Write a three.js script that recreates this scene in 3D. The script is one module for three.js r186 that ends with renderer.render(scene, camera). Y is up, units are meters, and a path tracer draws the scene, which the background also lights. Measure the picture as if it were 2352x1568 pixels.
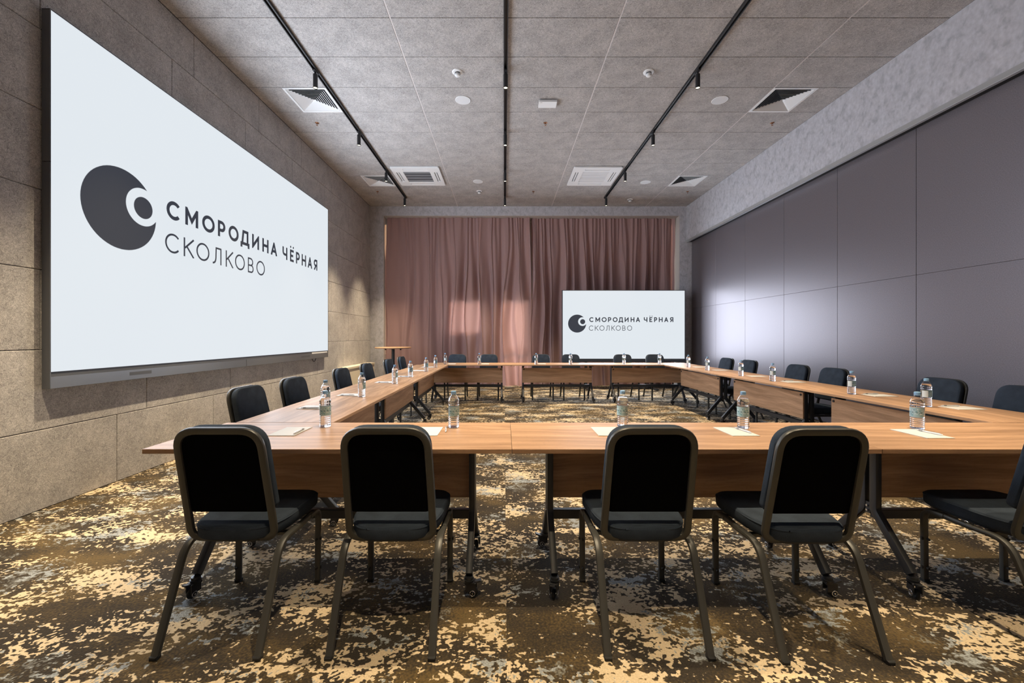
import * as THREE from 'three';
import { mergeGeometries, toCreasedNormals } from 'three/addons/utils/BufferGeometryUtils.js';
import { RectAreaLightUniformsLib } from 'three/addons/lights/RectAreaLightUniformsLib.js';

// ------------------------------------------------------------------ camera, sky, sun, exposure
RectAreaLightUniformsLib.init();
const scene = new THREE.Scene();
const EYE = 1.276, FOCAL = 945;
const camera = new THREE.PerspectiveCamera(2 * Math.atan(784 / FOCAL) * 180 / Math.PI, 2352 / 1568, 0.05, 200);
camera.position.set(0, EYE, 0);
camera.lookAt(0, EYE, -10);
camera.setViewOffset(2352, 1568, 18, 11, 2352, 1568);
scene.add(camera);
const renderer = new THREE.WebGLRenderer({ antialias: true });
renderer.toneMapping = THREE.LinearToneMapping;
renderer.toneMappingExposure = 1.0;
renderer.shadowMap.enabled = true;
scene.background = new THREE.Color().setRGB(8, 8.1, 8.0);
const sun = new THREE.DirectionalLight(new THREE.Color().setRGB(1, 0.52, 0.27), 6);
sun.name = 'sun';
sun.position.set(1.2, 4.2, -19);
sun.target.position.set(0, 1.4, -10.7);
sun.castShadow = true;
Object.assign(sun.shadow.camera, { left: -8, right: 8, top: 8, bottom: -8, near: 0.5, far: 40 });
scene.add(sun, sun.target);
const SCREEN_LIGHT = [5.6, 6.6]; // radiance of the wall screen and of the standing screen
const SPOT_LIGHT = 48;         // candela of each track spotlight
const WALL_SPOT_LIGHT = 76;    // candela of the lamps aimed at the panelled wall
const WARM = new THREE.Color().setRGB(1, 0.80, 0.53);
const COOL = new THREE.Color().setRGB(0.87, 0.96, 1.10);

// ------------------------------------------------------------------ helpers
let seedValue = 12345;
const rand = () => { seedValue = (seedValue + 0x6d2b79f5) | 0; let t = Math.imul(seedValue ^ (seedValue >>> 15), 1 | seedValue); t = (t + Math.imul(t ^ (t >>> 7), 61 | t)) ^ t; return ((t ^ (t >>> 14)) >>> 0) / 4294967296; };
const V = (x, y, z) => new THREE.Vector3(x, y, z);
const lin = (r, g, b) => new THREE.Color().setRGB(r, g, b);
const lerp = (a, b, t) => a + (b - a) * t;
const sstep = (a, b, x) => { const t = Math.min(1, Math.max(0, (x - a) / (b - a))); return t * t * (3 - 2 * t); };
const taken = new Map();
function numbered(name) { const n = taken.get(name) || 0; taken.set(name, n + 1); return n ? name + '_' + String(n).padStart(3, '0') : name; }
function mesh(name, geo, mat, parent = scene) {
  const m = new THREE.Mesh(geo, mat);
  m.name = parent === scene ? numbered(name) : name;
  m.castShadow = m.receiveShadow = true;
  parent.add(m);
  return m;
}
function tag(o, label, category, group) { o.userData.label = label; o.userData.category = category; if (group) o.userData.group = group; return o; }
function thing(name, label, category, [x, y, z] = [0, 0, 0], turn = 0, group) {
  const o = new THREE.Group();
  o.name = numbered(name);
  o.position.set(x, y, z); o.rotation.y = turn;
  scene.add(o);
  return tag(o, label, category, group);
}
function copyOf(root, [x, y, z], turn, label) {
  const r = root.clone();
  r.name = numbered(root.name); r.userData = { ...root.userData, label };
  r.position.set(x, y, z); r.rotation.y = turn;
  scene.add(r);
  return r;
}
function struct(name, geo, mat) { const m = mesh(name, geo, mat); m.userData.kind = 'structure'; return m; }
const ORD = ['first', 'second', 'third', 'fourth', 'fifth', 'sixth', 'seventh', 'eighth'];

function boxUV(geo, off = [0, 0], swap = false) {
  const g = geo.index ? geo.toNonIndexed() : geo;
  const p = g.attributes.position, n = g.attributes.normal, uv = new Float32Array(p.count * 2);
  for (let i = 0; i < p.count; i++) {
    const ax = Math.abs(n.getX(i)), ay = Math.abs(n.getY(i)), az = Math.abs(n.getZ(i));
    let u, v;
    if (ax >= ay && ax >= az) { u = p.getZ(i); v = p.getY(i); } else if (ay >= az) { u = p.getX(i); v = p.getZ(i); } else { u = p.getX(i); v = p.getY(i); }
    if (swap) [u, v] = [v, u];
    uv[2 * i] = u + off[0]; uv[2 * i + 1] = v + off[1];
  }
  g.setAttribute('uv', new THREE.BufferAttribute(uv, 2));
  return g;
}
const box = (x0, x1, y0, y1, z0, z1) => new THREE.BoxGeometry(x1 - x0, y1 - y0, z1 - z0).translate((x0 + x1) / 2, (y0 + y1) / 2, (z0 + z1) / 2);
// a plate in the XY plane, front face at z = t with chamfered front edges (20 triangles)
function plate(w, h, t, c, off = [0, 0]) {
  const a = w / 2, b = h / 2, ring = (ix, z) => [[-a + ix, -b + ix, z], [a - ix, -b + ix, z], [a - ix, b - ix, z], [-a + ix, b - ix, z]];
  const R = [ring(0, 0), ring(0, t - c), ring(c, t)], pos = [];
  const quad = (p, q, r, s) => pos.push(...p, ...q, ...r, ...p, ...r, ...s);
  for (let k = 0; k < 2; k++) for (let i = 0; i < 4; i++) { const j = (i + 1) % 4; quad(R[k][i], R[k][j], R[k + 1][j], R[k + 1][i]); }
  quad(...R[2]); quad(R[0][3], R[0][2], R[0][1], R[0][0]);
  const g = new THREE.BufferGeometry();
  g.setAttribute('position', new THREE.Float32BufferAttribute(pos, 3));
  g.computeVertexNormals();
  const uv = [];
  for (let i = 0; i < pos.length; i += 3) uv.push(pos[i] + off[0], pos[i + 1] + off[1]);
  g.setAttribute('uv', new THREE.Float32BufferAttribute(uv, 2));
  return g;
}
// box with all edges chamfered
function chamferBox(w, h, d, c) {
  const s = new THREE.Shape(), a = w / 2 - c, b = h / 2 - c;
  s.moveTo(-a, -b); s.lineTo(a, -b); s.lineTo(a, b); s.lineTo(-a, b); s.closePath();
  return new THREE.ExtrudeGeometry(s, { depth: d - 2 * c, bevelEnabled: true, bevelThickness: c, bevelSize: c, bevelSegments: 1 }).translate(0, 0, -d / 2 + c);
}
function roundedShape(pts, radii) {
  const s = new THREE.Shape(), n = pts.length;
  for (let i = 0; i < n; i++) {
    const p = pts[i], a = pts[(i + n - 1) % n], b = pts[(i + 1) % n], r = radii[i];
    const da = Math.hypot(a[0] - p[0], a[1] - p[1]), db = Math.hypot(b[0] - p[0], b[1] - p[1]);
    const s0 = [p[0] + (a[0] - p[0]) * r / da, p[1] + (a[1] - p[1]) * r / da], s1 = [p[0] + (b[0] - p[0]) * r / db, p[1] + (b[1] - p[1]) * r / db];
    if (i) s.lineTo(...s0); else s.moveTo(...s0);
    s.quadraticCurveTo(p[0], p[1], s1[0], s1[1]);
  }
  s.closePath();
  return s;
}
function fillet(pts, r, steps = 6, closed = false) {
  const out = [], n = pts.length;
  for (let i = 0; i < n; i++) {
    if (!closed && (i === 0 || i === n - 1)) { out.push(pts[i].clone()); continue; }
    const p = pts[i], a = pts[(i + n - 1) % n], b = pts[(i + 1) % n], rad = Array.isArray(r) ? r[i] : r;
    const s0 = p.clone().lerp(a, Math.min(0.49, rad / p.distanceTo(a))), s1 = p.clone().lerp(b, Math.min(0.49, rad / p.distanceTo(b)));
    for (let k = 0; k <= steps; k++) {
      const t = k / steps, q = s0.clone().multiplyScalar((1 - t) * (1 - t)).addScaledVector(p, 2 * t * (1 - t)).addScaledVector(s1, t * t);
      out.push(q);
    }
  }
  return out;
}
// sweep of a rounded rectangle (w along the fixed axis b, h across) along a planar path
function sweep(pts, b, w, h, rc = 0.004, closed = false) {
  const sec = [], cr = [[1, 1], [-1, 1], [-1, -1], [1, -1]];
  cr.forEach(([sx, sy], q) => { for (let k = 0; k <= 2; k++) { const a = (q * 90 + k * 45) * Math.PI / 180; sec.push([sx * (w / 2 - rc) + rc * Math.cos(a), sy * (h / 2 - rc) + rc * Math.sin(a)]); } });
  const pos = [], idx = [], m = sec.length, n = pts.length;
  for (let i = 0; i < n; i++) {
    const prev = pts[closed ? (i + n - 1) % n : Math.max(0, i - 1)], next = pts[closed ? (i + 1) % n : Math.min(n - 1, i + 1)];
    const t = next.clone().sub(prev).normalize(), nn = V(0, 0, 0).crossVectors(b, t).normalize();
    for (const [u, v] of sec) { const p = pts[i].clone().addScaledVector(b, u).addScaledVector(nn, v); pos.push(p.x, p.y, p.z); }
  }
  const rings = closed ? n : n - 1;
  for (let i = 0; i < rings; i++) for (let k = 0; k < m; k++) { const a = i * m + k, c = i * m + (k + 1) % m, d = ((i + 1) % n) * m + k, e = ((i + 1) % n) * m + (k + 1) % m; idx.push(a, d, c, c, d, e); }
  if (!closed) for (let k = 1; k < m - 1; k++) { idx.push(0, k, k + 1); const o = (n - 1) * m; idx.push(o, o + k + 1, o + k); }
  let g = new THREE.BufferGeometry();
  g.setAttribute('position', new THREE.Float32BufferAttribute(pos, 3));
  g.setIndex(idx);
  g = toCreasedNormals(g, 0.7);
  g.setAttribute('uv', new THREE.Float32BufferAttribute(new Float32Array(g.attributes.position.count * 2), 2));
  return g;
}
const join = (...list) => mergeGeometries(list.map((g) => { const q = g.index ? g.toNonIndexed() : g; for (const k of Object.keys(q.attributes)) if (!['position', 'normal', 'uv'].includes(k)) q.deleteAttribute(k); if (!q.attributes.uv) q.setAttribute('uv', new THREE.Float32BufferAttribute(new Float32Array(q.attributes.position.count * 2), 2)); return q; }));
const cyl = (r0, r1, h, seg = 20) => new THREE.CylinderGeometry(r0, r1, h, seg);

// ------------------------------------------------------------------ noise and textures
const PERM = new Uint16Array(1024); { const p = [...Array(512).keys()]; for (let i = 511; i > 0; i--) { const j = Math.floor(rand() * (i + 1)); [p[i], p[j]] = [p[j], p[i]]; } for (let i = 0; i < 1024; i++) PERM[i] = p[i & 511]; }
const GX = new Float32Array(512), GY = new Float32Array(512); for (let i = 0; i < 512; i++) { const a = rand() * Math.PI * 2; GX[i] = Math.cos(a); GY[i] = Math.sin(a); }
// periodic gradient noise, about -0.7 .. 0.7
function pn(x, y, px, py, s = 0) {
  const xi = Math.floor(x), yi = Math.floor(y), fx = x - xi, fy = y - yi;
  const x0 = ((xi % px) + px) % px, x1 = (x0 + 1) % px, y0 = ((yi % py) + py) % py, y1 = (y0 + 1) % py;
  const u = fx * fx * fx * (fx * (fx * 6 - 15) + 10), v = fy * fy * fy * (fy * (fy * 6 - 15) + 10);
  const h = (a, b) => PERM[(PERM[(a + s * 37) & 511] + b + s * 11) & 511];
  const a = h(x0, y0), b = h(x1, y0), c = h(x0, y1), d = h(x1, y1);
  const n0 = GX[a] * fx + GY[a] * fy, n1 = GX[b] * (fx - 1) + GY[b] * fy, n2 = GX[c] * fx + GY[c] * (fy - 1), n3 = GX[d] * (fx - 1) + GY[d] * (fy - 1);
  return lerp(lerp(n0, n1, u), lerp(n2, n3, u), v);
}
function fbm(x, y, px, py, oct, s) { let t = 0, a = 1; for (let k = 0; k < oct; k++) { t += a * pn(x, y, px, py, s + k); x *= 2; y *= 2; px *= 2; py *= 2; a *= 0.5; } return t; }
function dataTex(w, h, fn, srgb, size) {
  const d = new Uint8Array(w * h * 4);
  for (let y = 0; y < h; y++) for (let x = 0; x < w; x++) { const c = fn(x / w, y / h, x, y), i = (y * w + x) * 4; d[i] = c[0]; d[i + 1] = c[1]; d[i + 2] = c[2]; d[i + 3] = 255; }
  return finishTex(new THREE.DataTexture(d, w, h), srgb, size);
}
function finishTex(t, srgb, size) {
  t.wrapS = t.wrapT = THREE.RepeatWrapping; t.magFilter = THREE.LinearFilter; t.minFilter = THREE.LinearMipmapLinearFilter; t.generateMipmaps = true;
  if (srgb) t.colorSpace = THREE.SRGBColorSpace;
  if (size) t.repeat.set(1 / size[0], 1 / size[1]);
  t.needsUpdate = true;
  return t;
}
const clamp8 = (v) => Math.max(0, Math.min(255, v));

// wood-fibre board: short strands of many tones laid in every direction (1.2 m square)
const fibreN = 1024, fibreH = new Float32Array(fibreN * fibreN).fill(0.5);
for (let k = 0; k < 52000; k++) {
  let x = rand() * fibreN, y = rand() * fibreN, a = rand() * Math.PI * 2;
  const len = 10 + rand() * 34, bend = (rand() - 0.5) * 0.12, tone = 0.28 + rand() * 0.5 - (rand() < 0.10 ? 0.28 : 0);
  for (let s = 0; s < len; s++) { x += Math.cos(a); y += Math.sin(a); a += bend; const i = ((Math.floor(y) + fibreN) % fibreN) * fibreN + ((Math.floor(x) + fibreN) % fibreN); fibreH[i] = lerp(fibreH[i], tone, 0.75); }
}
const fibreTex = dataTex(fibreN, fibreN, (u, v, x, y) => {
  const n = fbm(u * 5, v * 5, 5, 5, 4, 3), f = fibreH[y * fibreN + x];
  const g = 158 + (f - 0.5) * 205 + n * 14;
  return [clamp8(g * 1.0), clamp8(g * 0.965), clamp8(g * 0.925)];
}, true, [1.2, 1.2]);
const fibreBump = dataTex(fibreN, fibreN, (u, v, x, y) => { const g = clamp8(fibreH[y * fibreN + x] * 255); return [g, g, g]; }, false, [1.2, 1.2]);
// mottled decorative plaster (2 m square)
const plasterTex = dataTex(1024, 1024, (u, v) => {
  const w = pn(u * 6, v * 6, 6, 6, 9) * 0.6;
  const n = fbm(u * 22 + w, v * 16 + w, 22, 16, 4, 5), f = fbm(u * 60, v * 40, 60, 40, 3, 8);
  const patch = sstep(0.12, 0.42, n) * 7;
  const g = 172 - patch - n * 12 + f * 13;
  return [clamp8(g), clamp8(g * 0.995), clamp8(g * 1.01)];
}, true, [2, 2]);
// beech-like wood, grain along u (2.4 x 1.2 m)
const woodTex = dataTex(2048, 1024, (u, v) => {
  const warp = fbm(u * 3, v * 4, 3, 4, 3, 21) * 0.05;
  const vv = v + warp;
  const band = fbm(u * 3, vv * 26, 3, 26, 3, 31), fine = fbm(u * 14, v * 320, 14, 320, 2, 41), pores = pn(u * 90, v * 512, 90, 512, 51);
  const ring = Math.sin((vv * 60 + pn(u * 4, v * 5, 4, 5, 61) * 5) * 6.283) * 0.5;
  let g = 1 + band * 0.17 + fine * 0.10 + ring * 0.03 - (pores > 0.42 ? 0.10 : 0);
  const k1 = pn(u * 5, v * 7, 5, 7, 71); if (k1 > 0.56) g -= sstep(0.56, 0.7, k1) * 0.4;
  return [clamp8(203 * g), clamp8(162 * Math.pow(g, 1.12)), clamp8(124 * Math.pow(g, 1.25))];
}, true, [2.4, 1.2]);
// broadloom carpet: cream ground, brown fleck layer, ochre and grey-blue patches (3.4 m square)
const CP = 3.4;
const carpetTex = dataTex(2048, 2048, (u, v) => {
  const wx = fbm(u * 30, v * 30, 30, 30, 2, 101) * 0.005, wy = fbm(u * 30, v * 30, 30, 30, 2, 111) * 0.003;
  const a = u + wx, b = v + wy;
  const lo = fbm(a * 8, b * 13, 8, 13, 3, 121), mid = fbm(a * 74, b * 110, 74, 110, 2, 131), hi = fbm(a * 190, b * 240, 190, 240, 2, 141);
  const dark = lo * 0.8 + mid * 0.75 + hi * 0.62 + 0.165;
  const gl = fbm(a * 10, b * 18, 10, 18, 3, 151) + mid * -0.25 + pn(u * 300, v * 300, 300, 300, 161) * 0.35;
  const tuft = pn(u * 500, v * 500, 500, 500, 171);
  let r, g, bl;
  const dk = sstep(-0.035, 0.035, dark), gy = sstep(0.18, 0.32, gl);
  const ol = Math.max(0, Math.min(1, 0.30 + fbm(u * 8, v * 12, 8, 12, 3, 181) * 1.3 + pn(u * 330, v * 330, 330, 330, 191) * 0.9));
  r = 234 + tuft * 24; g = 211 + tuft * 24; bl = 173 + tuft * 24;
  const gr = 168 + tuft * 60;
  r = lerp(r, gr * 0.97, gy); g = lerp(g, gr, gy); bl = lerp(bl, gr * 1.0, gy);
  const dr = lerp(52, 108, ol), dg = lerp(43, 88, ol), db = lerp(30, 50, ol);
  const k = dk * (1 - 0.55 * sstep(0.42, 0.55, gl));
  r = lerp(r, dr + tuft * 18, k); g = lerp(g, dg + tuft * 15, k); bl = lerp(bl, db + tuft * 10, k);
  return [clamp8(r), clamp8(g), clamp8(bl)];
}, true, [CP, CP]);
const pileBump = dataTex(512, 512, (u, v) => { const g = clamp8(128 + pn(u * 128, v * 128, 128, 128, 7) * 170); return [g, g, g]; }, false, [0.5, 0.5]);
const weaveTex = dataTex(512, 512, (u, v) => { const g = clamp8(215 + pn(u * 200, v * 60, 200, 60, 12) * 38 + pn(u * 60, v * 220, 60, 220, 14) * 38); return [g, g, g]; }, true, [0.5, 0.5]);
const velvetTex = dataTex(512, 512, (u, v) => { const g = clamp8(205 + fbm(u * 6, v * 6, 6, 6, 4, 17) * 32 + pn(u * 180, v * 180, 180, 180, 19) * 22); return [g, g, g]; }, true, [0.6, 0.6]);

// picture shown by both LED walls
function screenCanvas() {
  const c = document.createElement('canvas'); c.width = 2048; c.height = 1148;
  const x = c.getContext('2d'), S = 2048 / 2230;
  x.fillStyle = '#e1e8ee'; x.fillRect(0, 0, 2048, 1148);
  x.save(); x.scale(S, S); x.translate(-57, -60);
  const ink = '#363a44';
  x.fillStyle = ink; x.beginPath(); x.arc(320, 665, 165, 0, 7); x.fill();
  x.fillStyle = '#e1e8ee'; x.beginPath(); x.arc(418, 628, 80, 0, 7); x.fill();
  x.beginPath(); x.moveTo(436, 552); x.lineTo(500, 520); x.lineTo(520, 660); x.lineTo(478, 676); x.lineTo(440, 640); x.closePath(); x.fill();
  x.fillStyle = ink; x.beginPath(); x.arc(421, 630, 46, 0, 7); x.fill();
  const draw = (list, y0, y1, w) => {
    x.strokeStyle = ink; x.lineWidth = w; x.lineCap = 'butt'; x.lineJoin = 'miter';
    const h = w / 2, T = y0 + h, B = y1 - h, M = (y0 + y1) / 2;
    for (const [ch, xa, xb] of list) {
      const L = xa + h, R = xb - h, C = (xa + xb) / 2, rx = (R - L) / 2, ry = (B - T) / 2;
      x.save(); x.beginPath(); x.rect(xa - 30, ch === 'M' || ch === 'A' || ch === 'I' ? y0 : y0 - 40, xb - xa + 60, ch === 'D' ? 200 : y1 - y0 + (ch === 'M' || ch === 'A' || ch === 'I' ? 0 : 40)); x.clip();
      x.beginPath();
      const line = (...p) => { x.moveTo(p[0], p[1]); for (let i = 2; i < p.length; i += 2) x.lineTo(p[i], p[i + 1]); };
      const bowl = (x0, x1, t, b) => { const r = (b - t) / 2; x.moveTo(x0, t); x.lineTo(x1 - r, t); x.arc(x1 - r, t + r, r, -Math.PI / 2, Math.PI / 2); x.lineTo(x0, b); };
      if (ch === 'O') x.ellipse(C, M, rx, ry, 0, 0, 7);
      if (ch === 'C') x.ellipse(L + ry, M, ry, ry, 0, 0.72, 5.56);
      if (ch === 'M') line(L, y1, L, y0 + h, C, M + ry * 0.55, R, y0 + h, R, y1);
      if (ch === 'P') { line(L, y0, L, y1); bowl(L, R, T, M + ry * 0.22); }
      if (ch === 'D') { line(L + 6, B, L + 16, T, R - 8, T, R - 8, B); x.moveTo(xa - 2, B); x.lineTo(xb + 2, B); x.moveTo(xa + h - 2, B); x.lineTo(xa + h - 2, y1 + 15); x.moveTo(xb - h + 2, B); x.lineTo(xb - h + 2, y1 + 15); }
      if (ch === 'I') line(L, y0, L, y1 - h * 1.6, R, y0 + h * 1.6, R, y1);
      if (ch === 'H') { line(L, y0, L, y1); line(R, y0, R, y1); line(L, M, R, M); }
      if (ch === 'A') { line(L, y1, C, y0 + h, R, y1); line(L + rx * 0.45, M + ry * 0.45, R - rx * 0.45, M + ry * 0.45); }
      if (ch === 'Y') { x.moveTo(L, y0); x.lineTo(L, M - 12); x.quadraticCurveTo(L, M + ry * 0.25, L + 24, M + ry * 0.25); x.lineTo(R, M + ry * 0.25); line(R, y0, R, y1); }
      if (ch === 'E') { line(R + h, T, L, T, L, B, R + h, B); line(L, M, R, M); }
      if (ch === 'R') { line(R, y0, R, y1); x.moveTo(R, T); const t = T, b = M + ry * 0.15, r = (b - t) / 2; x.lineTo(L + r, t); x.arc(L + r, t + r, r, -Math.PI / 2, Math.PI / 2, true); x.lineTo(R, b); line(C + 6, b, L, y1); }
      if (ch === 'K') { line(L, y0, L, y1); line(R + h, y0, L + 4, M + 4); line(L + rx * 0.55, M - ry * 0.12, R + h, y1); }
      if (ch === 'L') { x.moveTo(R, y1); x.lineTo(R, T); x.lineTo(L + 22, T); x.lineTo(L + 20, M + 10); x.quadraticCurveTo(L + 18, B, L - h, B); }
      if (ch === 'B') { line(L, y0, L, y1); bowl(L, R - 5, T, M); bowl(L, R, M, B); }
      x.stroke(); x.restore();
      if (ch === 'E') { x.fillStyle = ink; for (const e of [-19, 19]) { x.beginPath(); x.arc(C + 2 + e, y0 - 19, 8, 0, 7); x.fill(); } }
    }
  };
  draw([['C', 543, 625], ['M', 655, 740], ['O', 768, 860], ['P', 885, 945], ['O', 972, 1060], ['D', 1080, 1161], ['I', 1190, 1262], ['H', 1298, 1368], ['A', 1393, 1472], ['Y', 1540, 1605], ['E', 1642, 1695], ['P', 1728, 1785], ['H', 1815, 1885], ['A', 1912, 1988], ['R', 2018, 2080]], 548, 636, 17);
  draw([['C', 535, 612], ['K', 645, 710], ['O', 728, 820], ['L', 845, 913], ['K', 948, 1010], ['O', 1028, 1118], ['B', 1148, 1205], ['O', 1235, 1325]], 702, 794, 9);
  x.restore();
  return c;
}
const screenTex = new THREE.CanvasTexture(screenCanvas()); screenTex.colorSpace = THREE.SRGBColorSpace;
// printed bottle label
function labelCanvas() {
  const c = document.createElement('canvas'); c.width = 512; c.height = 256;
  const x = c.getContext('2d');
  x.fillStyle = '#9fbcc2'; x.fillRect(0, 0, 512, 256);
  for (let k = 0; k < 70; k++) { x.fillStyle = ['#7fb0b8', '#4f8f98', '#2f4f58', '#9cc0c4', '#dfe8e8'][Math.floor(rand() * 5)]; const px = rand() * 512, py = 40 + rand() * 180; x.beginPath(); x.moveTo(px, py); for (let j = 0; j < 5; j++) x.lineTo(px + (rand() - 0.3) * 90, py + (rand() - 0.5) * 46); x.closePath(); x.fill(); }
  x.fillStyle = '#2c4650'; for (let k = 0; k < 4; k++) x.fillRect(60 + k * 118, 120, 64, 9), x.fillRect(72 + k * 118, 138, 44, 7);
  return c;
}
const labelTex = new THREE.CanvasTexture(labelCanvas()); labelTex.colorSpace = THREE.SRGBColorSpace;

// ------------------------------------------------------------------ materials
const std = (o) => new THREE.MeshStandardMaterial(o), phy = (o) => new THREE.MeshPhysicalMaterial(o);
const M = {
  fibre: std({ map: fibreTex, color: lin(1.13, 1.17, 1.26), roughness: 0.95, bumpMap: fibreBump, bumpScale: 0.0016 }),
  jointDark: std({ color: lin(0.05, 0.042, 0.038), roughness: 0.9 }),
  jointPale: std({ color: lin(0.62, 0.58, 0.57), roughness: 0.6 }),
  plaster: std({ map: plasterTex, color: lin(1.18, 1.18, 1.22), roughness: 0.85 }),
  reveal: std({ color: lin(0.50, 0.46, 0.44), roughness: 0.8 }),
  partition: std({ map: weaveTex, color: lin(0.30, 0.27, 0.295), roughness: 0.40, metalness: 0.5 }),
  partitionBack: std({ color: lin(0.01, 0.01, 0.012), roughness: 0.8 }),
  alu: std({ color: lin(0.55, 0.56, 0.58), roughness: 0.38, metalness: 0.7 }),
  aluMatt: std({ color: lin(0.36, 0.355, 0.35), roughness: 0.55, metalness: 0.2 }),
  black: std({ color: lin(0.012, 0.012, 0.014), roughness: 0.5 }),
  carpet: std({ map: carpetTex, color: lin(0.70, 0.70, 0.71), roughness: 1, bumpMap: pileBump, bumpScale: 0.004 }),
  slab: std({ color: lin(0.3, 0.3, 0.3), roughness: 0.9 }),
  wood: phy({ map: woodTex, color: lin(0.72, 0.72, 0.76), roughness: 0.48, specularIntensity: 0.24 }),
  steel: std({ color: lin(0.022, 0.024, 0.028), roughness: 0.42 }),
  chairMetal: std({ color: lin(0.058, 0.057, 0.052), roughness: 0.42, metalness: 0.25 }),
  navy: phy({ map: velvetTex, specularIntensity: 0.25, color: lin(0.055, 0.073, 0.102), roughness: 0.9, sheen: 0.1, sheenRoughness: 0.5, sheenColor: lin(0.12, 0.15, 0.2) }),
  blackCloth: phy({ map: weaveTex, specularIntensity: 0.08, color: lin(0.003, 0.003, 0.004), roughness: 1.0 }),
  rubber: std({ color: lin(0.01, 0.01, 0.01), roughness: 0.7 }),
  chrome: std({ color: lin(0.7, 0.7, 0.72), roughness: 0.25, metalness: 0.9 }),
  white: std({ color: lin(0.78, 0.79, 0.80), roughness: 0.45 }),
  offWhite: std({ color: lin(0.66, 0.67, 0.69), roughness: 0.7 }),
  grille: std({ color: lin(0.10, 0.105, 0.115), roughness: 0.7 }),
  cream: std({ color: lin(0.62, 0.56, 0.44), roughness: 0.55 }),
  bronze: std({ color: lin(0.30, 0.14, 0.07), roughness: 0.4, metalness: 0.6 }),
  frameGrey: std({ color: lin(0.13, 0.14, 0.16), roughness: 0.4, metalness: 0.3 }),
  frameDark: std({ color: lin(0.05, 0.055, 0.065), roughness: 0.45 }),
  bezel: std({ color: lin(0.17, 0.18, 0.20), roughness: 0.35, metalness: 0.4 }),
  bezelMark: std({ color: lin(0.085, 0.09, 0.105), roughness: 0.5 }),
  display: phy({ color: lin(0.015, 0.015, 0.015), specularIntensity: 0.2, roughness: 0.6, emissive: lin(1, 1, 1), emissiveMap: screenTex, emissiveIntensity: 1.0 }),
  curtain: phy({ map: weaveTex, color: lin(0.62, 0.385, 0.365), roughness: 0.95, transmission: 0.22, thickness: 0, side: THREE.DoubleSide, sheen: 0.3, sheenColor: lin(0.3, 0.22, 0.22), sheenRoughness: 0.6 }),
  glass: phy({ color: lin(0.95, 0.97, 0.96), roughness: 0.0, transmission: 1, thickness: 0, ior: 1.5 }),
  windowFrame: std({ color: lin(0.09, 0.09, 0.10), roughness: 0.5 }),
  sun_blocker: std({ color: lin(0.5, 0.48, 0.44), roughness: 0.9 }),  // for the added sheets that cut the sunlight into patches
  water: phy({ color: lin(1, 1, 1), roughness: 0.0, transmission: 1, thickness: 0.06, ior: 1.33 }),
  pet: phy({ color: lin(0.97, 0.985, 1), roughness: 0.03, transmission: 1, thickness: 0, ior: 1.5 }),
  cap: std({ color: lin(0.26, 0.47, 0.72), roughness: 0.4 }),
  label: std({ map: labelTex, roughness: 0.5, side: THREE.DoubleSide }),
  labelBack: std({ color: lin(0.62, 0.70, 0.73), roughness: 0.5, side: THREE.DoubleSide }),
  paper: std({ color: lin(0.66, 0.65, 0.62), roughness: 0.8 }),
  pen: std({ color: lin(0.72, 0.72, 0.74), roughness: 0.35 }),
  penGrip: std({ color: lin(0.30, 0.30, 0.32), roughness: 0.5 }),
  lens: std({ color: lin(0.2, 0.2, 0.2), emissive: lin(1, 0.86, 0.55), emissiveIntensity: 6 }),
  ground: std({ color: lin(0.25, 0.26, 0.24), roughness: 0.95 }),
};

// ------------------------------------------------------------------ room shell
const XL = -3.415, XS = 4.651, XP = 4.77, HC = EYE + 3.324, BACK = 10.5, REAR = -3.5, XR = 5.2;
const floor = struct('floor', box(XL - 0.3, XR, -0.2, -0.012, -BACK - 0.6, -REAR + 0.3), M.slab);
{ // two broadloom widths meeting in one seam
  const strip = (x0, x1, off) => mesh('carpet_strip', boxUV(box(x0, x1, -0.012, 0, -BACK - 0.5, -REAR), off), M.carpet, floor);
  strip(XL - 0.02, 0.01, [0.35, 0.2]); strip(0.01, XP + 0.1, [1.75, 1.1]);
}
const wallLeft = struct('wall_left', box(XL - 0.3, XL - 0.016, 0, HC + 0.02, -BACK - 0.6, -REAR + 0.3), M.jointDark);
{
  const rowH = 0.59, starts = [0.03, 0.33, 0.63, 0.93];
  const cache = new Map();
  const geo = (w, h, v) => { const key = w.toFixed(3) + '/' + h.toFixed(3) + '/' + v; if (!cache.has(key)) cache.set(key, plate(w - 0.004, h - 0.004, 0.015, 0.004, [v * 0.37, v * 0.53])); return cache.get(key); };
  for (let r = 0; r < 8; r++) {
    const y0 = r * rowH, y1 = Math.min(HC, y0 + rowH);
    for (let d = starts[r % 4] - 1.2 * 3; d < BACK; d += 1.2) {
      const a = Math.max(REAR, d), b = Math.min(BACK, d + 1.2);
      if (b - a < 0.05) continue;
      const m = mesh('wall_panel', geo(b - a, y1 - y0, Math.floor(rand() * 5)), M.fibre, wallLeft);
      m.rotation.y = Math.PI / 2; m.position.set(XL - 0.015, (y0 + y1) / 2, -(a + b) / 2);
    }
  }
}
const ceiling = struct('ceiling', box(XL - 0.3, XR, HC + 0.018, HC + 0.25, -BACK - 0.6, -REAR + 0.3), M.jointDark);
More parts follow.
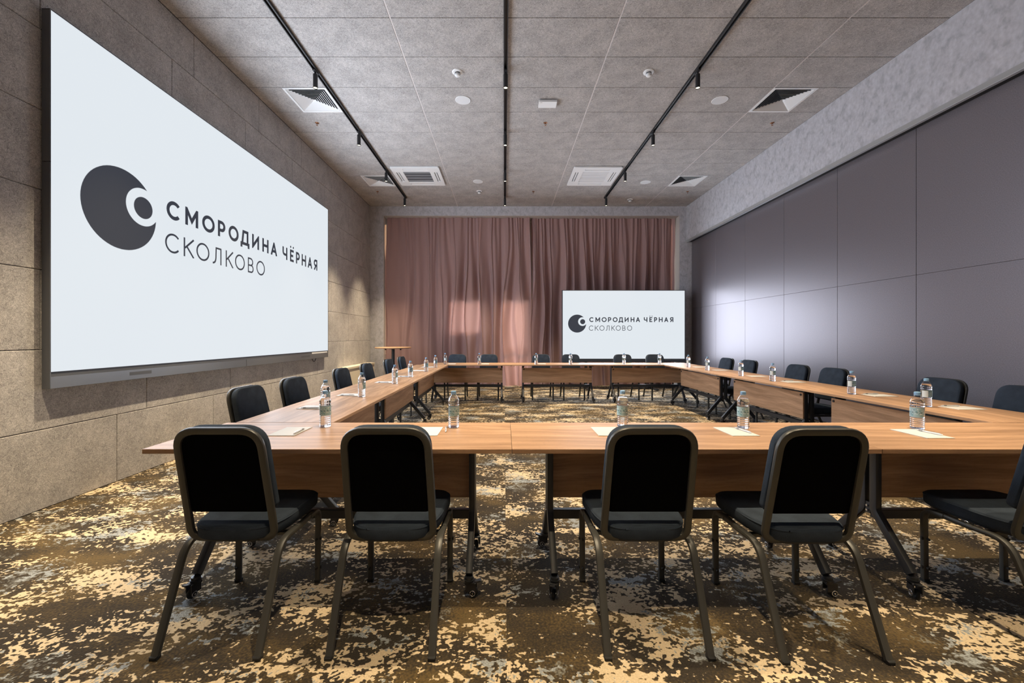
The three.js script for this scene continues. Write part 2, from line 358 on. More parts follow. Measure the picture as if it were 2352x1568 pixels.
{
  const cols = [XL, -1.19, 1.21, 3.61, XS], cache = new Map();
  const geo = (w, h, v) => { const key = w.toFixed(3) + '/' + h.toFixed(3) + '/' + v; if (!cache.has(key)) cache.set(key, plate(w, h - 0.006, 0.016, 0.003, [v * 0.41, v * 0.29])); return cache.get(key); };
  const tile = (x0, x1, a, b) => {
    const m = mesh('ceiling_tile', geo(x1 - x0, b - a, Math.floor(rand() * 6)), M.fibre, ceiling);
    m.rotation.x = Math.PI / 2; m.position.set((x0 + x1) / 2, HC + 0.016, -(a + b) / 2);
  };
  for (let k = -13; k < 11; k++) {
    const a = Math.max(REAR, 4.292 + 0.6 * k), b = Math.min(BACK, 4.292 + 0.6 * (k + 1));
    if (b - a < 0.05) continue;
    const vent = k === 2 || k === 7;
    for (let c = 0; c < 4; c++) {
      const x0 = cols[c] + (c ? 0.007 : 0), x1 = cols[c + 1] - (c < 3 ? 0.007 : 0);
      if (vent && c === 0) { tile(x0, -2.975, a, b); tile(-2.375, x1, a, b); } else if (vent && c === 3) tile(4.212, x1, a, b); else tile(x0, x1, a, b);
    }
  }
  for (const x of [-1.19, 1.21, 3.61]) mesh('joint_strip', box(x - 0.0065, x + 0.0065, HC + 0.002, HC + 0.016, -BACK, -REAR), M.jointPale, ceiling);
}
// right side: plaster soffit above a folding partition
const wallRight = struct('wall_right', box(XP + 0.05, XR + 0.1, 0, 3.72, -BACK - 0.6, -REAR + 0.3), M.partitionBack);
{
  const seam = 1.99, top = 3.688, lower = plate(1.124, seam - 0.012, 0.05, 0.0015), upper = plate(1.124, top - seam - 0.0015, 0.05, 0.0015);
  const last = 10.46;
  for (let k = 0; k < 12; k++) {
    const d0 = 9.275 - 1.128 * k, d1 = d0 + 1.128;
    for (const [g, y] of [[lower, (seam + 0.012) / 2], [upper, (seam + top) / 2 + 0.001]]) {
      const m = mesh('partition_panel', g, M.partition, wallRight);
      m.rotation.y = -Math.PI / 2; m.position.set(XP + 0.05, y, -(d0 + d1) / 2);
    }
  }
  for (const [y0, y1] of [[0.012, seam], [seam + 0.0015, top]]) mesh('partition_edge_post', box(XP + 0.001, XP + 0.05, y0, y1, -last, -10.407), M.partition, wallRight);
}
struct('wall_soffit', boxUV(box(XS, XR + 0.1, 3.70, HC, -BACK, -REAR), [0.3, 0.2]), M.plaster);
const trim1 = struct('trim_1', box(XS - 0.004, XS + 0.012, 3.680, 3.735, -BACK, -REAR), M.aluMatt);
mesh('lip', box(XS - 0.008, XS + 0.03, 3.672, 3.680, -BACK, -REAR), M.alu, trim1);
mesh('shaded_track_gap', box(XS + 0.03, XP + 0.05, 3.690, 3.7, -BACK, -REAR), M.partitionBack, trim1);  // flat black strip, the shade of the track gap put into its colour

// back wall with a curtained window recess
const OX0 = -3.08, OX1 = 4.48, OTOP = 4.365;
const wallBack = struct('wall_back', boxUV(join(box(XL - 0.3, OX0, 0, HC + 0.02, -BACK - 0.6, -BACK), box(OX1, XR + 0.1, 0, HC + 0.02, -BACK - 0.6, -BACK), box(OX0, OX1, OTOP, HC + 0.02, -BACK - 0.6, -BACK)), [0.1, 0.6]), M.plaster);
mesh('reveal_lining', join(box(OX0, OX0 + 0.006, 0, OTOP, -BACK - 0.42, -BACK - 0.004), box(OX1 - 0.006, OX1, 0, OTOP, -BACK - 0.42, -BACK - 0.004), box(OX0 + 0.006, OX1 - 0.006, OTOP - 0.006, OTOP, -BACK - 0.42, -BACK - 0.004)), M.reveal, wallBack);
struct('wall_rear', boxUV(box(XL - 0.3, XR + 0.1, 0, HC + 0.02, -REAR, -REAR + 0.3), [0.7, 0.3]), M.plaster);
{ // windows hidden behind the curtain: daylight enters at the edges and through gaps between added sun blockers
  const n = 5, w = (OX1 - OX0) / n, zg = -BACK - 0.5;
  for (let i = 0; i < n; i++) {
    const x0 = OX0 + i * w, x1 = x0 + w;
    const wnd = new THREE.Group(); wnd.name = 'window_' + (i + 1); wnd.userData.kind = 'structure'; scene.add(wnd);
    const f = 0.04;
    mesh('window_frame', join(box(x0, x0 + f, 0, OTOP, zg - 0.05, zg + 0.03), box(x1 - f, x1, 0, OTOP, zg - 0.05, zg + 0.03), box(x0 + f, x1 - f, 0, 0.06, zg - 0.05, zg + 0.03), box(x0 + f, x1 - f, OTOP - 0.06, OTOP, zg - 0.05, zg + 0.03), box(x0 + f, x1 - f, 0.86, 0.93, zg - 0.05, zg + 0.03)), M.windowFrame, wnd);
    mesh('pane', box(x0 + f, x1 - f, 0.93, OTOP - 0.06, zg - 0.012, zg - 0.004), M.glass, wnd);
    mesh('pane', box(x0 + f, x1 - f, 0.06, 0.86, zg - 0.012, zg - 0.004), M.glass, wnd);
  }
  // unseen sheets added before the glass to shape the sun patches on the curtain
  const sunBlockers = [[OX0 + 0.05, -1.40, 0.05, OTOP], [-1.40, -0.60, 2.26, OTOP], [-0.60, 0.0, 0.05, OTOP], [0.0, 0.63, 2.26, OTOP], [0.63, OX1 - 0.08, 0.05, OTOP], [-1.40, -0.60, 0.05, 1.42]];
  const names = ['unseen added sun blocker beside the round bar table behind the curtain', 'added sun blocker shaping the top of the first sun patch', 'narrow added sun blocker between two sun patches', 'added sun blocker shaping the top of the second sun patch', 'wide added sun blocker behind the standing screen', 'low added sun blocker standing under the first sun patch'];
  sunBlockers.forEach(([a, b, h, top], i) => {
    const t = thing('added_sun_blocker', names[i], 'sun_blocker', [(a + b) / 2, 0, zg + 0.09], 0, 'added sun blockers behind the curtain');
    const hw = (b - a) / 2 - 0.003;
    mesh('blocker_cloth', box(-hw, hw, h, top - 0.05, -0.001, 0.001), M.sun_blocker, t);
    mesh('bottom_bar', box(-hw, hw, h - 0.02, h, -0.008, 0.008), M.aluMatt, t);
    mesh('roller', cyl(0.03, 0.03, hw * 2, 12).rotateZ(Math.PI / 2).translate(0, top - 0.04, 0), M.aluMatt, t);
  });
  const g = struct('ground', box(-30, 30, -0.4, -0.25, -60, -BACK - 0.6), M.ground);
}

// ------------------------------------------------------------------ curtains
function curtain(x0, x1, zc, seed, folds, calm, edgeL, edgeR) {
  const nu = 520, nv = 56, H = OTOP - 0.012, pos = [], idx = [], uv = [];
  for (let j = 0; j <= nv; j++) {
    const v = j / nv, y = H * (1 - v), down = sstep(0.0, 0.45, v);
    for (let i = 0; i <= nu; i++) {
      const u = i / nu;
      const wob = pn(u * 9 + 3.3, v * 1.6 + seed * 3.1, 64, 64, seed) * 0.55 + pn(u * 22, v * 2.4 + 9, 64, 64, seed + 2) * 0.22;
      const ph = (u * folds + wob) * 6.2832;
      const amp = lerp(0.022, 0.075, down) * (0.55 + 0.9 * Math.max(0, 0.5 + pn(u * 13, v * 0.9 + 4, 64, 64, seed + 4))) * calm(u);
      const tight = lerp(0.014, 0.0015, down);
      let z = amp * (Math.sin(ph) + 0.38 * Math.sin(2 * ph + 1.1)) + tight * Math.sin(ph * 3 + 1.7 * Math.sin(u * 41)) + 0.002 * pn(u * 40, v * 5, 64, 64, seed + 6);
      let x = lerp(x0, x1, u) + amp * 0.5 * Math.cos(ph + 0.6);
      x += (1 - u) ** 14 * edgeL(v) + u ** 14 * edgeR(v);
      const hem = sstep(0.955, 1, v); z += hem * 0.035 * (0.6 + pn(u * 30, 2, 64, 64, seed + 8)); 
      pos.push(x, Math.max(0.004, y), -zc + z); uv.push(u * (x1 - x0) * 1.6, y);
    }
  }
  for (let j = 0; j < nv; j++) for (let i = 0; i < nu; i++) { const a = j * (nu + 1) + i, b = a + 1, c = a + nu + 1, d = c + 1; idx.push(a, c, b, b, c, d); }
  const g = new THREE.BufferGeometry();
  g.setAttribute('position', new THREE.Float32BufferAttribute(pos, 3)); g.setAttribute('uv', new THREE.Float32BufferAttribute(uv, 2)); g.setIndex(idx); g.computeVertexNormals();
  return g;
}
tag(mesh('curtain', curtain(-3.0, 0.66, 10.66, 5, 11, (u) => 0.25 + 0.85 * sstep(0.05, 0.45, u), (v) => -0.035 - 0.045 * sstep(0.02, 0.35, v), () => 0), M.curtain), 'dusty pink curtain with wide soft folds beside the round bar table', 'curtain', 'pink curtains over the window wall');
tag(mesh('curtain', curtain(0.70, 4.36, 10.72, 7, 14, (u) => 1.1, () => 0, (v) => 0.075 - 0.03 * sstep(0.1, 0.3, v)), M.curtain), 'dusty pink curtain with tight regular folds behind the standing screen', 'curtain', 'pink curtains over the window wall');

// ------------------------------------------------------------------ LED walls
function areaLight(parent, power, w, h, x, y, z, towards) {
  const l = new THREE.RectAreaLight(COOL, power, w, h);
  l.name = 'screen_light'; l.position.set(x, y, z); l.lookAt(V(x, y, z).add(towards)); parent.add(l);
}
{ // large wall screen: local +x runs away from the camera along the wall, +z into the room
  const W = 4.772, H = 2.673, y0 = 1.014, t = thing('wall_screen', 'large LED screen showing a moon logo, mounted on the panelled wall', 'screen', [XL, 0, -(3.034 + W / 2)], Math.PI / 2);
  const dsp = mesh('display', new THREE.PlaneGeometry(W - 0.004, H - 0.004).translate(0, y0 + H / 2, 0.0711), M.display, t);
  dsp.userData.label = 'white display with dark round logo and Cyrillic lettering';
  mesh('cabinet', box(-W / 2, W / 2, y0, y0 + H, 0.03, 0.07), M.frameDark, t);
  mesh('back_frame', box(-W / 2 + 0.02, W / 2 - 0.02, y0 - 0.1, y0 + H - 0.02, 0.001, 0.03), M.black, t);
  mesh('side_cover', join(box(W / 2, W / 2 + 0.006, y0 - 0.122, y0 + 1.55, 0.012, 0.073), box(W / 2, W / 2 + 0.006, y0 + 1.556, y0 + H + 0.004, 0.012, 0.073)), M.frameGrey, t);
  mesh('side_cover', join(box(-W / 2 - 0.006, -W / 2, y0 - 0.122, y0 + 1.55, 0.012, 0.073), box(-W / 2 - 0.006, -W / 2, y0 + 1.556, y0 + H + 0.004, 0.012, 0.073)), M.frameGrey, t);
  mesh('top_cover', box(-W / 2 - 0.006, W / 2 + 0.006, y0 + H, y0 + H + 0.006, 0.012, 0.073), M.frameGrey, t);
  const split = -W / 2 + 2.306;
  const bl = mesh('bottom_bezel', box(split + 0.004, W / 2, y0 - 0.122, y0 - 0.036, 0.012, 0.07), M.bezel, t);
  const bl2 = mesh('bottom_bezel', box(-W / 2, split - 0.004, y0 - 0.122, y0 - 0.036, 0.012, 0.07), M.bezel, t);
  mesh('upper_bezel_strip', box(-W / 2, W / 2, y0 - 0.036, y0, 0.012, 0.066), M.bezelMark, t);
  mesh('vent', box(-W / 2 + 0.64, -W / 2 + 0.87, y0 - 0.085, y0 - 0.055, 0.07, 0.0705), M.bezelMark, bl2);
  mesh('vent', box(W / 2 - 1.02, W / 2 - 0.72, y0 - 0.085, y0 - 0.055, 0.07, 0.0705), M.bezelMark, bl);
  mesh('label_strip', box(W / 2 - 0.64, W / 2 - 0.02, y0 - 0.036, y0 - 0.014, 0.066, 0.0685), M.offWhite, bl);
  const cable = new THREE.TubeGeometry(new THREE.QuadraticBezierCurve3(V(W / 2 - 0.56, y0 - 0.12, 0.03), V(W / 2 - 0.48, y0 - 0.24, 0.03), V(W / 2 - 0.40, y0 - 0.12, 0.03)), 16, 0.006, 6);
  mesh('cable', cable, M.black, t);
  t.rotation.y = Math.PI / 2;
  areaLight(t, SCREEN_LIGHT[0], W - 0.01, H - 0.01, 0, y0 + H / 2, 0.085, V(0, 0, 1));
}
{ // free-standing screen in front of the curtain
  const W = 2.974, H = 1.664, y0 = 0.736, d = 10.0, t = thing('standing_screen', 'free-standing LED screen with moon logo in front of the pink curtain', 'screen', [2.905, 0, -d]);
  mesh('display', new THREE.PlaneGeometry(W - 0.012, H - 0.012).translate(0, y0 + H / 2, 0.0012), M.display, t);
  mesh('cabinet', box(-W / 2, W / 2, y0, y0 + H, -0.07, 0), M.frameDark, t);
  mesh('frame', join(box(-W / 2 - 0.008, -W / 2, y0 - 0.07, y0 + H + 0.008, -0.075, 0.004), box(W / 2, W / 2 + 0.008, y0 - 0.07, y0 + H + 0.008, -0.075, 0.004), box(-W / 2, W / 2, y0 + H, y0 + H + 0.008, -0.075, 0.004)), M.frameGrey, t);
  const bb = mesh('bottom_bezel', box(-W / 2, W / 2, y0 - 0.07, y0, -0.075, 0.004), M.frameDark, t);
  mesh('label_strip', box(W / 2 - 0.5, W / 2 - 0.01, y0 - 0.02, y0 - 0.012, 0.004, 0.006), M.aluMatt, bb);
  for (const x of [-0.9, 0.72]) mesh('stand_post', join(box(x - 0.03, x + 0.03, 0.03, y0 + 0.7, -0.12, -0.075), box(x - 0.03, x + 0.03, 0, 0.03, -0.3, 0.28)), M.steel, t);
  areaLight(t, SCREEN_LIGHT[1], W - 0.01, H - 0.01, 0, y0 + H / 2, 0.015, V(0, 0, 1));
}

// ------------------------------------------------------------------ tables
const TL = 1.765, TD = 0.61, TH = 0.74;
function buildTable() {
  const t = thing('conference_table', 'x', 'table', [0, 0, 0], 0, 'folding tables set in a hollow square');
  mesh('tabletop', boxUV(chamferBox(TL - 0.002, 0.022, TD - 0.001, 0.0015).translate(0, TH - 0.011, 0), [0.2, 0.4]), M.wood, t);
  const mp = mesh('modesty_panel', boxUV(chamferBox(1.372, 0.29, 0.016, 0.0015).translate(0, 0.515, -0.062), [0.9, 0.1]), M.wood, t);
  for (const s of [-1, 1]) mesh('bolt_cap', cyl(0.012, 0.012, 0.008, 12).rotateX(Math.PI / 2).translate(s * 0.655, 0.633, -0.072), M.black, mp);
  for (const s of [-1, 1]) {
    const x = s * 0.672;
    for (const q of [-1, 1]) {
      const path = fillet([V(x, 0.70, q * 0.034), V(x, 0.335, q * 0.034), V(x, 0.105, q * 0.235)], 0.02, 3);
      mesh('leg', sweep(path, V(1, 0, 0), 0.032, 0.042, 0.003), M.steel, t);
      // caster: swivel plate, fork, wheel and brake tab
      const cx = x, cz = q * 0.24, c = new THREE.Group(); c.name = 'caster'; c.position.set(cx, 0, cz); t.add(c);
      c.rotation.y = s * 0.9 + q * 0.6;
      mesh('swivel', join(cyl(0.021, 0.021, 0.012, 14).translate(0, 0.092, 0), cyl(0.026, 0.022, 0.016, 14).translate(0, 0.078, 0)), M.steel, c);
      mesh('fork', join(chamferBox(0.05, 0.045, 0.006, 0.002).rotateY(Math.PI / 2).translate(-0.017, 0.052, 0.012), chamferBox(0.05, 0.045, 0.006, 0.002).rotateY(Math.PI / 2).translate(0.017, 0.052, 0.012), chamferBox(0.04, 0.012, 0.05, 0.003).translate(0, 0.070, 0.006)), M.black, c);
      mesh('wheel', join(new THREE.TorusGeometry(0.017, 0.0085, 8, 18).rotateY(Math.PI / 2).translate(0, 0.0256, 0.02), cyl(0.019, 0.019, 0.012, 16).rotateZ(Math.PI / 2).translate(0, 0.0256, 0.02)), M.rubber, c);
      mesh('wheel_ring', join(new THREE.TorusGeometry(0.0125, 0.0018, 6, 18).rotateY(Math.PI / 2).translate(0.0205, 0.0256, 0.02), new THREE.TorusGeometry(0.0125, 0.0018, 6, 18).rotateY(Math.PI / 2).translate(-0.0205, 0.0256, 0.02), cyl(0.004, 0.004, 0.046, 8).rotateZ(Math.PI / 2).translate(0, 0.0256, 0.02)), M.chrome, c);
      mesh('brake', chamferBox(0.024, 0.008, 0.032, 0.002).rotateX(-0.35).translate(0, 0.077, 0.045), M.steel, c);
    }
    mesh('top_bracket', join(box(x - 0.02, x + 0.02, 0.70, 0.718, -0.20, 0.20), box(x - 0.012, x + 0.012, 0.64, 0.70, -0.012, 0.012)), M.black, t);
    mesh('bolt', join(...[0.325, 0.35].map((y) => cyl(0.006, 0.006, 0.008, 8).rotateZ(Math.PI / 2).translate(x - 0.016, y, 0))), M.chrome, t);
    mesh('hinge_block', box(x - 0.012, x + 0.012, 0.31, 0.37, -0.014, 0.014), M.steel, t);
    for (const q of [-1, 1]) mesh('link_clip', cyl(0.012, 0.012, 0.012, 10).translate(s * (TL / 2 - 0.03), 0.712, q * 0.2), M.black, t);
  }
  mesh('crossbeam', chamferBox(1.31, 0.05, 0.035, 0.003).translate(0, 0.305, -0.002), M.steel, t);
  return t;
}
const ROWS = {
  front: 'facing the pink curtain, counted from the panelled wall',
  left: 'beside the large wall screen, counted from the bar table',
  back: 'in the row before the pink curtain, counted from the bar table',
  right: 'in the row along the grey partition, counted from the standing screen',
};
const tableProto = buildTable();
{
  let first = true;
  const put = (x, d, turn, label) => { if (first) { first = false; tableProto.position.set(x, 0, -d); tableProto.rotation.y = turn; tableProto.userData.label = label; } else copyOf(tableProto, [x, 0, -d], turn, label); };
  [-0.845, 0.92, 2.685].forEach((x, i) => put(x, 2.265, 0, `${ORD[i]} wooden table ${ROWS.front}`));
  [3.4585, 5.2235, 6.9885].forEach((d, i) => put(-1.375, d, -Math.PI / 2, `${ORD[2 - i]} wooden table ${ROWS.left}`));
  [3.4585, 5.2235, 6.9885].forEach((d, i) => put(3.365, d, Math.PI / 2, `${ORD[2 - i]} wooden table ${ROWS.right}`));
  [-0.72, 1.045, 2.81].forEach((x, i) => put(x, 8.182, Math.PI, `${ORD[i]} wooden table ${ROWS.back}`));
}

// ------------------------------------------------------------------ chairs
function buildChair() {
  const t = thing('banquet_chair', 'x', 'chair', [0, 0, 0], 0, 'dark upholstered chairs around the tables');
  const X = V(1, 0, 0);
  const seatPts = [[-0.152, 0.196], [-0.202, 0.075], [-0.216, -0.25], [0.216, -0.25], [0.202, 0.075], [0.152, 0.196]].map(([x, z]) => [x, -z]);
  const inset = (k) => seatPts.map(([x, y]) => [x - Math.sign(x) * k, y - Math.sign(y) * k]);
  const seat = mesh('seat', boxUV(toCreasedNormals(new THREE.ExtrudeGeometry(roundedShape(inset(0.016), [0.07, 0.06, 0.08, 0.08, 0.06, 0.07]), { depth: 0.026, bevelEnabled: true, bevelThickness: 0.018, bevelSize: 0.016, bevelSegments: 4, curveSegments: 8 }).rotateX(-Math.PI / 2).translate(0, 0.420, 0), 0.8)), M.navy, t);
  const ring = roundedShape(inset(0.004), [0.075, 0.06, 0.085, 0.085, 0.06, 0.075]).getPoints(8).map((p) => V(p.x, 0.452, -p.y));
  mesh('piping', new THREE.TubeGeometry(new THREE.CatmullRomCurve3(ring, true), 80, 0.0035, 5, true), M.navy, seat);
  mesh('seat_base', new THREE.ExtrudeGeometry(roundedShape(inset(0.024), [0.05, 0.05, 0.07, 0.07, 0.05, 0.05]), { depth: 0.012, bevelEnabled: false, curveSegments: 6 }).rotateX(-Math.PI / 2).translate(0, 0.391, 0), M.black, t);
  // back: closed rounded ring in a leaning plane
  const yb = 0.386, yt = 0.905, zb = 0.15, zt = 0.262, up = V(0, yt - yb, zt - zb).normalize(), nrm = V(0, 0, 0).crossVectors(X, up).normalize();
  const P = (x, s) => V(x, yb, zb).addScaledVector(up, s), len = Math.hypot(yt - yb, zt - zb);
  const wb = 0.182, wt = 0.172;
  const loop = fillet([P(-wb, 0.016), P(wb, 0.016), P(wt, len - 0.016), P(-wt, len - 0.016)], [0.05, 0.05, 0.085, 0.085], 8, true);
  mesh('back_frame', sweep(loop, nrm, 0.020, 0.031, 0.007, true), M.chairMetal, t);
  const leaned = (g) => { const m = new THREE.Matrix4().makeBasis(X, up, nrm); m.setPosition(0, yb, zb); return g.applyMatrix4(m); };
  const outline = (k, lo, hi) => roundedShape([[-(wb - k), lo], [wb - k, lo], [wt - k, hi], [-(wt - k), hi]], [0.02, 0.02, 0.085 - k * 0.4, 0.085 - k * 0.4]);
  // front of the chair is -z, nrm points to +z (rear)
  const pad = new THREE.ExtrudeGeometry(outline(0.004, 0.146, len - 0.022), { depth: 0.018, bevelEnabled: true, bevelThickness: 0.012, bevelSize: 0.012, bevelSegments: 4, curveSegments: 8 });
  mesh('back_cushion', boxUV(toCreasedNormals(leaned(pad.translate(0, 0, -0.046)), 0.8)), M.navy, t);
  const rear = new THREE.ExtrudeGeometry(outline(0.013, 0.142, len - 0.028), { depth: 0.01, bevelEnabled: true, bevelThickness: 0.003, bevelSize: 0.003, bevelSegments: 1, curveSegments: 8 });
  mesh('back_panel', leaned(rear.translate(0, 0, -0.012)), M.blackCloth, t).userData.label = 'plain black cloth panel on the rear of the back';
  for (const s of [-1, 1]) {
    const xf = s * 0.207, xr = s * 0.204;
    const frontLeg = fillet([V(xf, 0.008, -0.2), V(xf, 0.378, -0.205), V(xf, 0.380, -0.10)], 0.06, 7);
    mesh('leg', sweep(frontLeg, X, 0.029, 0.022, 0.006), M.chairMetal, t);
    const rearLeg = fillet([V(xr, 0.380, 0.02), V(xr, 0.384, 0.158), V(xr, 0.008, 0.318)], 0.07, 8);
    mesh('leg', sweep(rearLeg, X, 0.031, 0.020, 0.006), M.chairMetal, t);
    mesh('side_rail', sweep([V((xf + xr) / 2, 0.3795, -0.101), V((xf + xr) / 2, 0.3795, 0.021)], X, 0.026, 0.024, 0.006), M.chairMetal, t);
    for (const [x, z, tilt] of [[xf, -0.2, 0], [xr, 0.3195, 0.4]]) mesh('foot', chamferBox(0.030, 0.014, 0.030, 0.003).translate(x, 0.007, z), M.rubber, t);
    for (const y of [0.075, 0.225]) mesh('bumper', join(chamferBox(0.012, 0.016, 0.014, 0.003).translate(xf + s * 0.013, y, -0.2), cyl(0.006, 0.006, 0.01, 8).rotateX(Math.PI / 2).translate(xf, y, -0.182)), M.rubber, t);
  }
  mesh('cross_rail', join(chamferBox(0.39, 0.018, 0.022, 0.003).translate(0, 0.378, -0.13), chamferBox(0.39, 0.018, 0.022, 0.003).translate(0, 0.378, 0.06)), M.chairMetal, t);
  return t;
}
const chairProto = buildChair();
{
  let first = true;
  const put = (x, d, turn, label) => { if (first) { first = false; chairProto.position.set(x, 0, -d); chairProto.rotation.y = turn; chairProto.userData.label = label; } else copyOf(chairProto, [x, 0, -d], turn, label); };
  [[-1.180, 1.95, 0.0], [-0.490, 1.95, 0.0], [0.615, 1.95, 0], [1.302, 1.93, 0.0], [2.405, 1.95, 0]].forEach(([x, d, a], i) => put(x, d, a, `${ORD[i]} dark chair ${ROWS.front}`));
  [7.70, 6.83, 5.75, 4.86, 3.76, 3.08].forEach((d, i) => put(-1.70, d, -Math.PI / 2, `${ORD[i]} dark chair ${ROWS.left}`));
  [-0.99, -0.325, 0.777, 1.406, 2.50, 3.18].forEach((x, i) => put(x, 8.47, Math.PI, `${ORD[i]} dark chair ${ROWS.back}`));
  [7.23, 6.57, 5.48, 4.88, 3.68, 3.07].forEach((d, i) => put(3.69, d, Math.PI / 2, `${ORD[i]} dark chair ${ROWS.right}`));
}

// ------------------------------------------------------------------ water bottles
function buildBottle() {
  const t = thing('water_bottle', 'x', 'bottle', [0, 0, 0], 0, 'water bottles on the tables');
  const R = 0.0325, prof = [];
  const body = [[0, 0.004], [0.018, 0.004], [0.025, 0.0006], [0.0305, 0.002], [R, 0.008]];
  for (let y = 0.014; y < 0.068; y += 0.0028) body.push([R - 0.0013 + 0.0013 * Math.cos((y - 0.014) / 0.0112 * 6.283), y]);
  body.push([R - 0.0008, 0.07], [R - 0.0008, 0.128], [R - 0.0015, 0.131], [R + 0.0003, 0.135], [R + 0.0003, 0.140], [R - 0.0016, 0.143], [R + 0.0002, 0.147], [R, 0.155]);
  const shoulder = [[0.0315, 0.160], [0.0280, 0.170], [0.0225, 0.181], [0.016, 0.190], [0.0132, 0.194], [0.0128, 0.2]];
  for (const p of body.concat(shoulder)) prof.push(new THREE.Vector2(...p));
  mesh('shell', new THREE.LatheGeometry(prof, 36), M.pet, t);
  const wp = body.map(([r, y]) => new THREE.Vector2(Math.max(0, r - 0.0009), y + 0.0009)).concat([[0.0306, 0.160], [0.0271, 0.170], [0.0247, 0.1745], [0, 0.1745]].map((p) => new THREE.Vector2(...p)));
  mesh('water', new THREE.LatheGeometry(wp, 36), M.water, t);
  const cp = [[0, 0.215], [0.0128, 0.215], [0.0142, 0.2135], [0.0145, 0.2], [0.0145, 0.1985], [0, 0.1985]].map((p) => new THREE.Vector2(...p));
  const ridges = []; for (let k = 0; k < 20; k++) { const a = k / 20 * 6.283; ridges.push(new THREE.BoxGeometry(0.0016, 0.0115, 0.001).translate(0, 0.2065, 0.0146).rotateY(a)); }
  mesh('cap', join(new THREE.LatheGeometry(cp.reverse(), 28), ...ridges), M.cap, t);
  mesh('neck_ring', new THREE.TorusGeometry(0.0138, 0.0013, 6, 24).rotateX(Math.PI / 2).translate(0, 0.1965, 0), M.cap, t);
  mesh('label', new THREE.CylinderGeometry(R + 0.0004, R + 0.0004, 0.056, 24, 1, true, -1.3, 2.6).translate(0, 0.099, 0), M.label, t);
  mesh('back_label', new THREE.CylinderGeometry(R + 0.0002, R + 0.0002, 0.050, 10, 1, true, Math.PI - 0.55, 1.1).translate(0, 0.099, 0), M.labelBack, t);
  return t;
}
const bottleProto = buildBottle();
{
  let first = true;
  const put = (x, d, a, label) => { const p = [x, TH + 0.0005, -d]; if (first) { first = false; bottleProto.position.set(...p); bottleProto.rotation.y = a; bottleProto.userData.label = label; } else copyOf(bottleProto, p, a, label); };
  [[-1.064, 2.447, 0.5], [-0.299, 2.435, 0.3], [0.705, 2.45, -0.4], [1.40, 2.41, -0.6], [2.40, 2.39, -1.2]].forEach(([x, d, a], i) => put(x, d, a, `${ORD[i]} blue-capped water bottle ${ROWS.front}`));
  [[-1.19, 7.13, 2.6], [-1.20, 6.33, 2.2], [-1.24, 5.446, 2.4], [-1.246, 4.69, 2.0], [-1.27, 3.67, 1.9], [-1.32, 3.04, 2.2]].forEach(([x, d, a], i) => put(x, d, a, `${ORD[i]} blue-capped water bottle ${ROWS.left}`));
  [-1.146, -0.483, 0.623, 1.29, 2.33, 3.02].forEach((x, i) => put(x, 8.0, Math.PI + 0.2 * (i % 3), `${ORD[i]} blue-capped water bottle ${ROWS.back}`));
  [[3.24, 7.236, 2.2], [3.25, 6.58, 2.4], [3.24, 5.63, 2.1], [3.24, 4.966, 2.2], [3.24, 3.837, 2.0], [3.236, 3.154, 2.1]].forEach(([x, d, a], i) => put(x, d, a, `${ORD[i]} blue-capped water bottle ${ROWS.right}`));
}

// ------------------------------------------------------------------ notepads and pens
const padGeo = chamferBox(0.148, 0.003, 0.21, 0.0004).translate(0, 0.0017, 0);
function notepad(x, d, turn, label) { const m = mesh('notepad', padGeo, M.paper); m.position.set(x, TH, -d); m.rotation.y = turn; tag(m, label, 'notepad', 'blank notepads on the tables'); }
function buildPen() {
  const t = thing('pen', 'x', 'pen', [0, 0, 0], 0, 'pens beside the notepads');
  const p = [[0, -0.07], [0.0012, -0.069], [0.0038, -0.056], [0.0045, -0.05], [0.0045, 0.058], [0.003, 0.060], [0.003, 0.068], [0, 0.07]].map(([r, y]) => new THREE.Vector2(r, y));
  mesh('barrel', new THREE.LatheGeometry(p, 12).rotateX(Math.PI / 2).translate(0, 0.0048, 0), M.pen, t);
  mesh('grip', new THREE.CylinderGeometry(0.0047, 0.0047, 0.02, 12, 1, true).rotateX(Math.PI / 2).translate(0, 0.0048, -0.038), M.penGrip, t);
  mesh('clip', box(-0.0015, 0.0015, 0.0095, 0.0108, 0.018, 0.06), M.chrome, t);
  return t;
}
const penProto = buildPen();
let penFirst = true;
function pen(x, d, turn, label, y = TH + 0.0033) { const p = [x, y, -d]; if (penFirst) { penFirst = false; penProto.position.set(...p); penProto.rotation.y = turn; penProto.userData.label = label; } else copyOf(penProto, p, turn, label); }
[[-1.207, 2.325, 0], [-0.435, 2.325, 0], [0.585, 2.325, 0], [1.305, 2.32, 0], [2.30, 2.27, 0]].forEach(([x, d, a], i) => notepad(x, d, a, `${ORD[i]} white notepad ${ROWS.front}`));
pen(-1.150, 2.31, 0.05, `first slim pen ${ROWS.front}`);
pen(-0.335, 2.37, 0.12, `second slim pen ${ROWS.front}`, TH);
pen(1.352, 2.33, 0.12, `third slim pen ${ROWS.front}`);
pen(2.352, 2.28, 0.08, `fourth slim pen ${ROWS.front}`);
const leftPads = [[-1.34, 7.25], [-1.35, 6.5], [-1.33, 5.55], [-1.40, 4.84], [-1.415, 3.785], [-1.435, 3.12]];
leftPads.forEach(([x, d], i) => notepad(x, d, Math.PI / 2, `${ORD[i]} white notepad ${ROWS.left}`));
leftPads.slice(2).forEach(([x, d], i) => pen(x - 0.01, d - 0.06, Math.PI / 2 + 0.04, `${ORD[i]} slim pen ${ROWS.left}`));
const rightPads = [[3.45, 7.24], [3.46, 6.58], [3.42, 5.57], [3.42, 4.87], [3.42, 3.75], [3.44, 3.09]];
rightPads.forEach(([x, d], i) => notepad(x, d, Math.PI / 2, `${ORD[i]} white notepad ${ROWS.right}`));
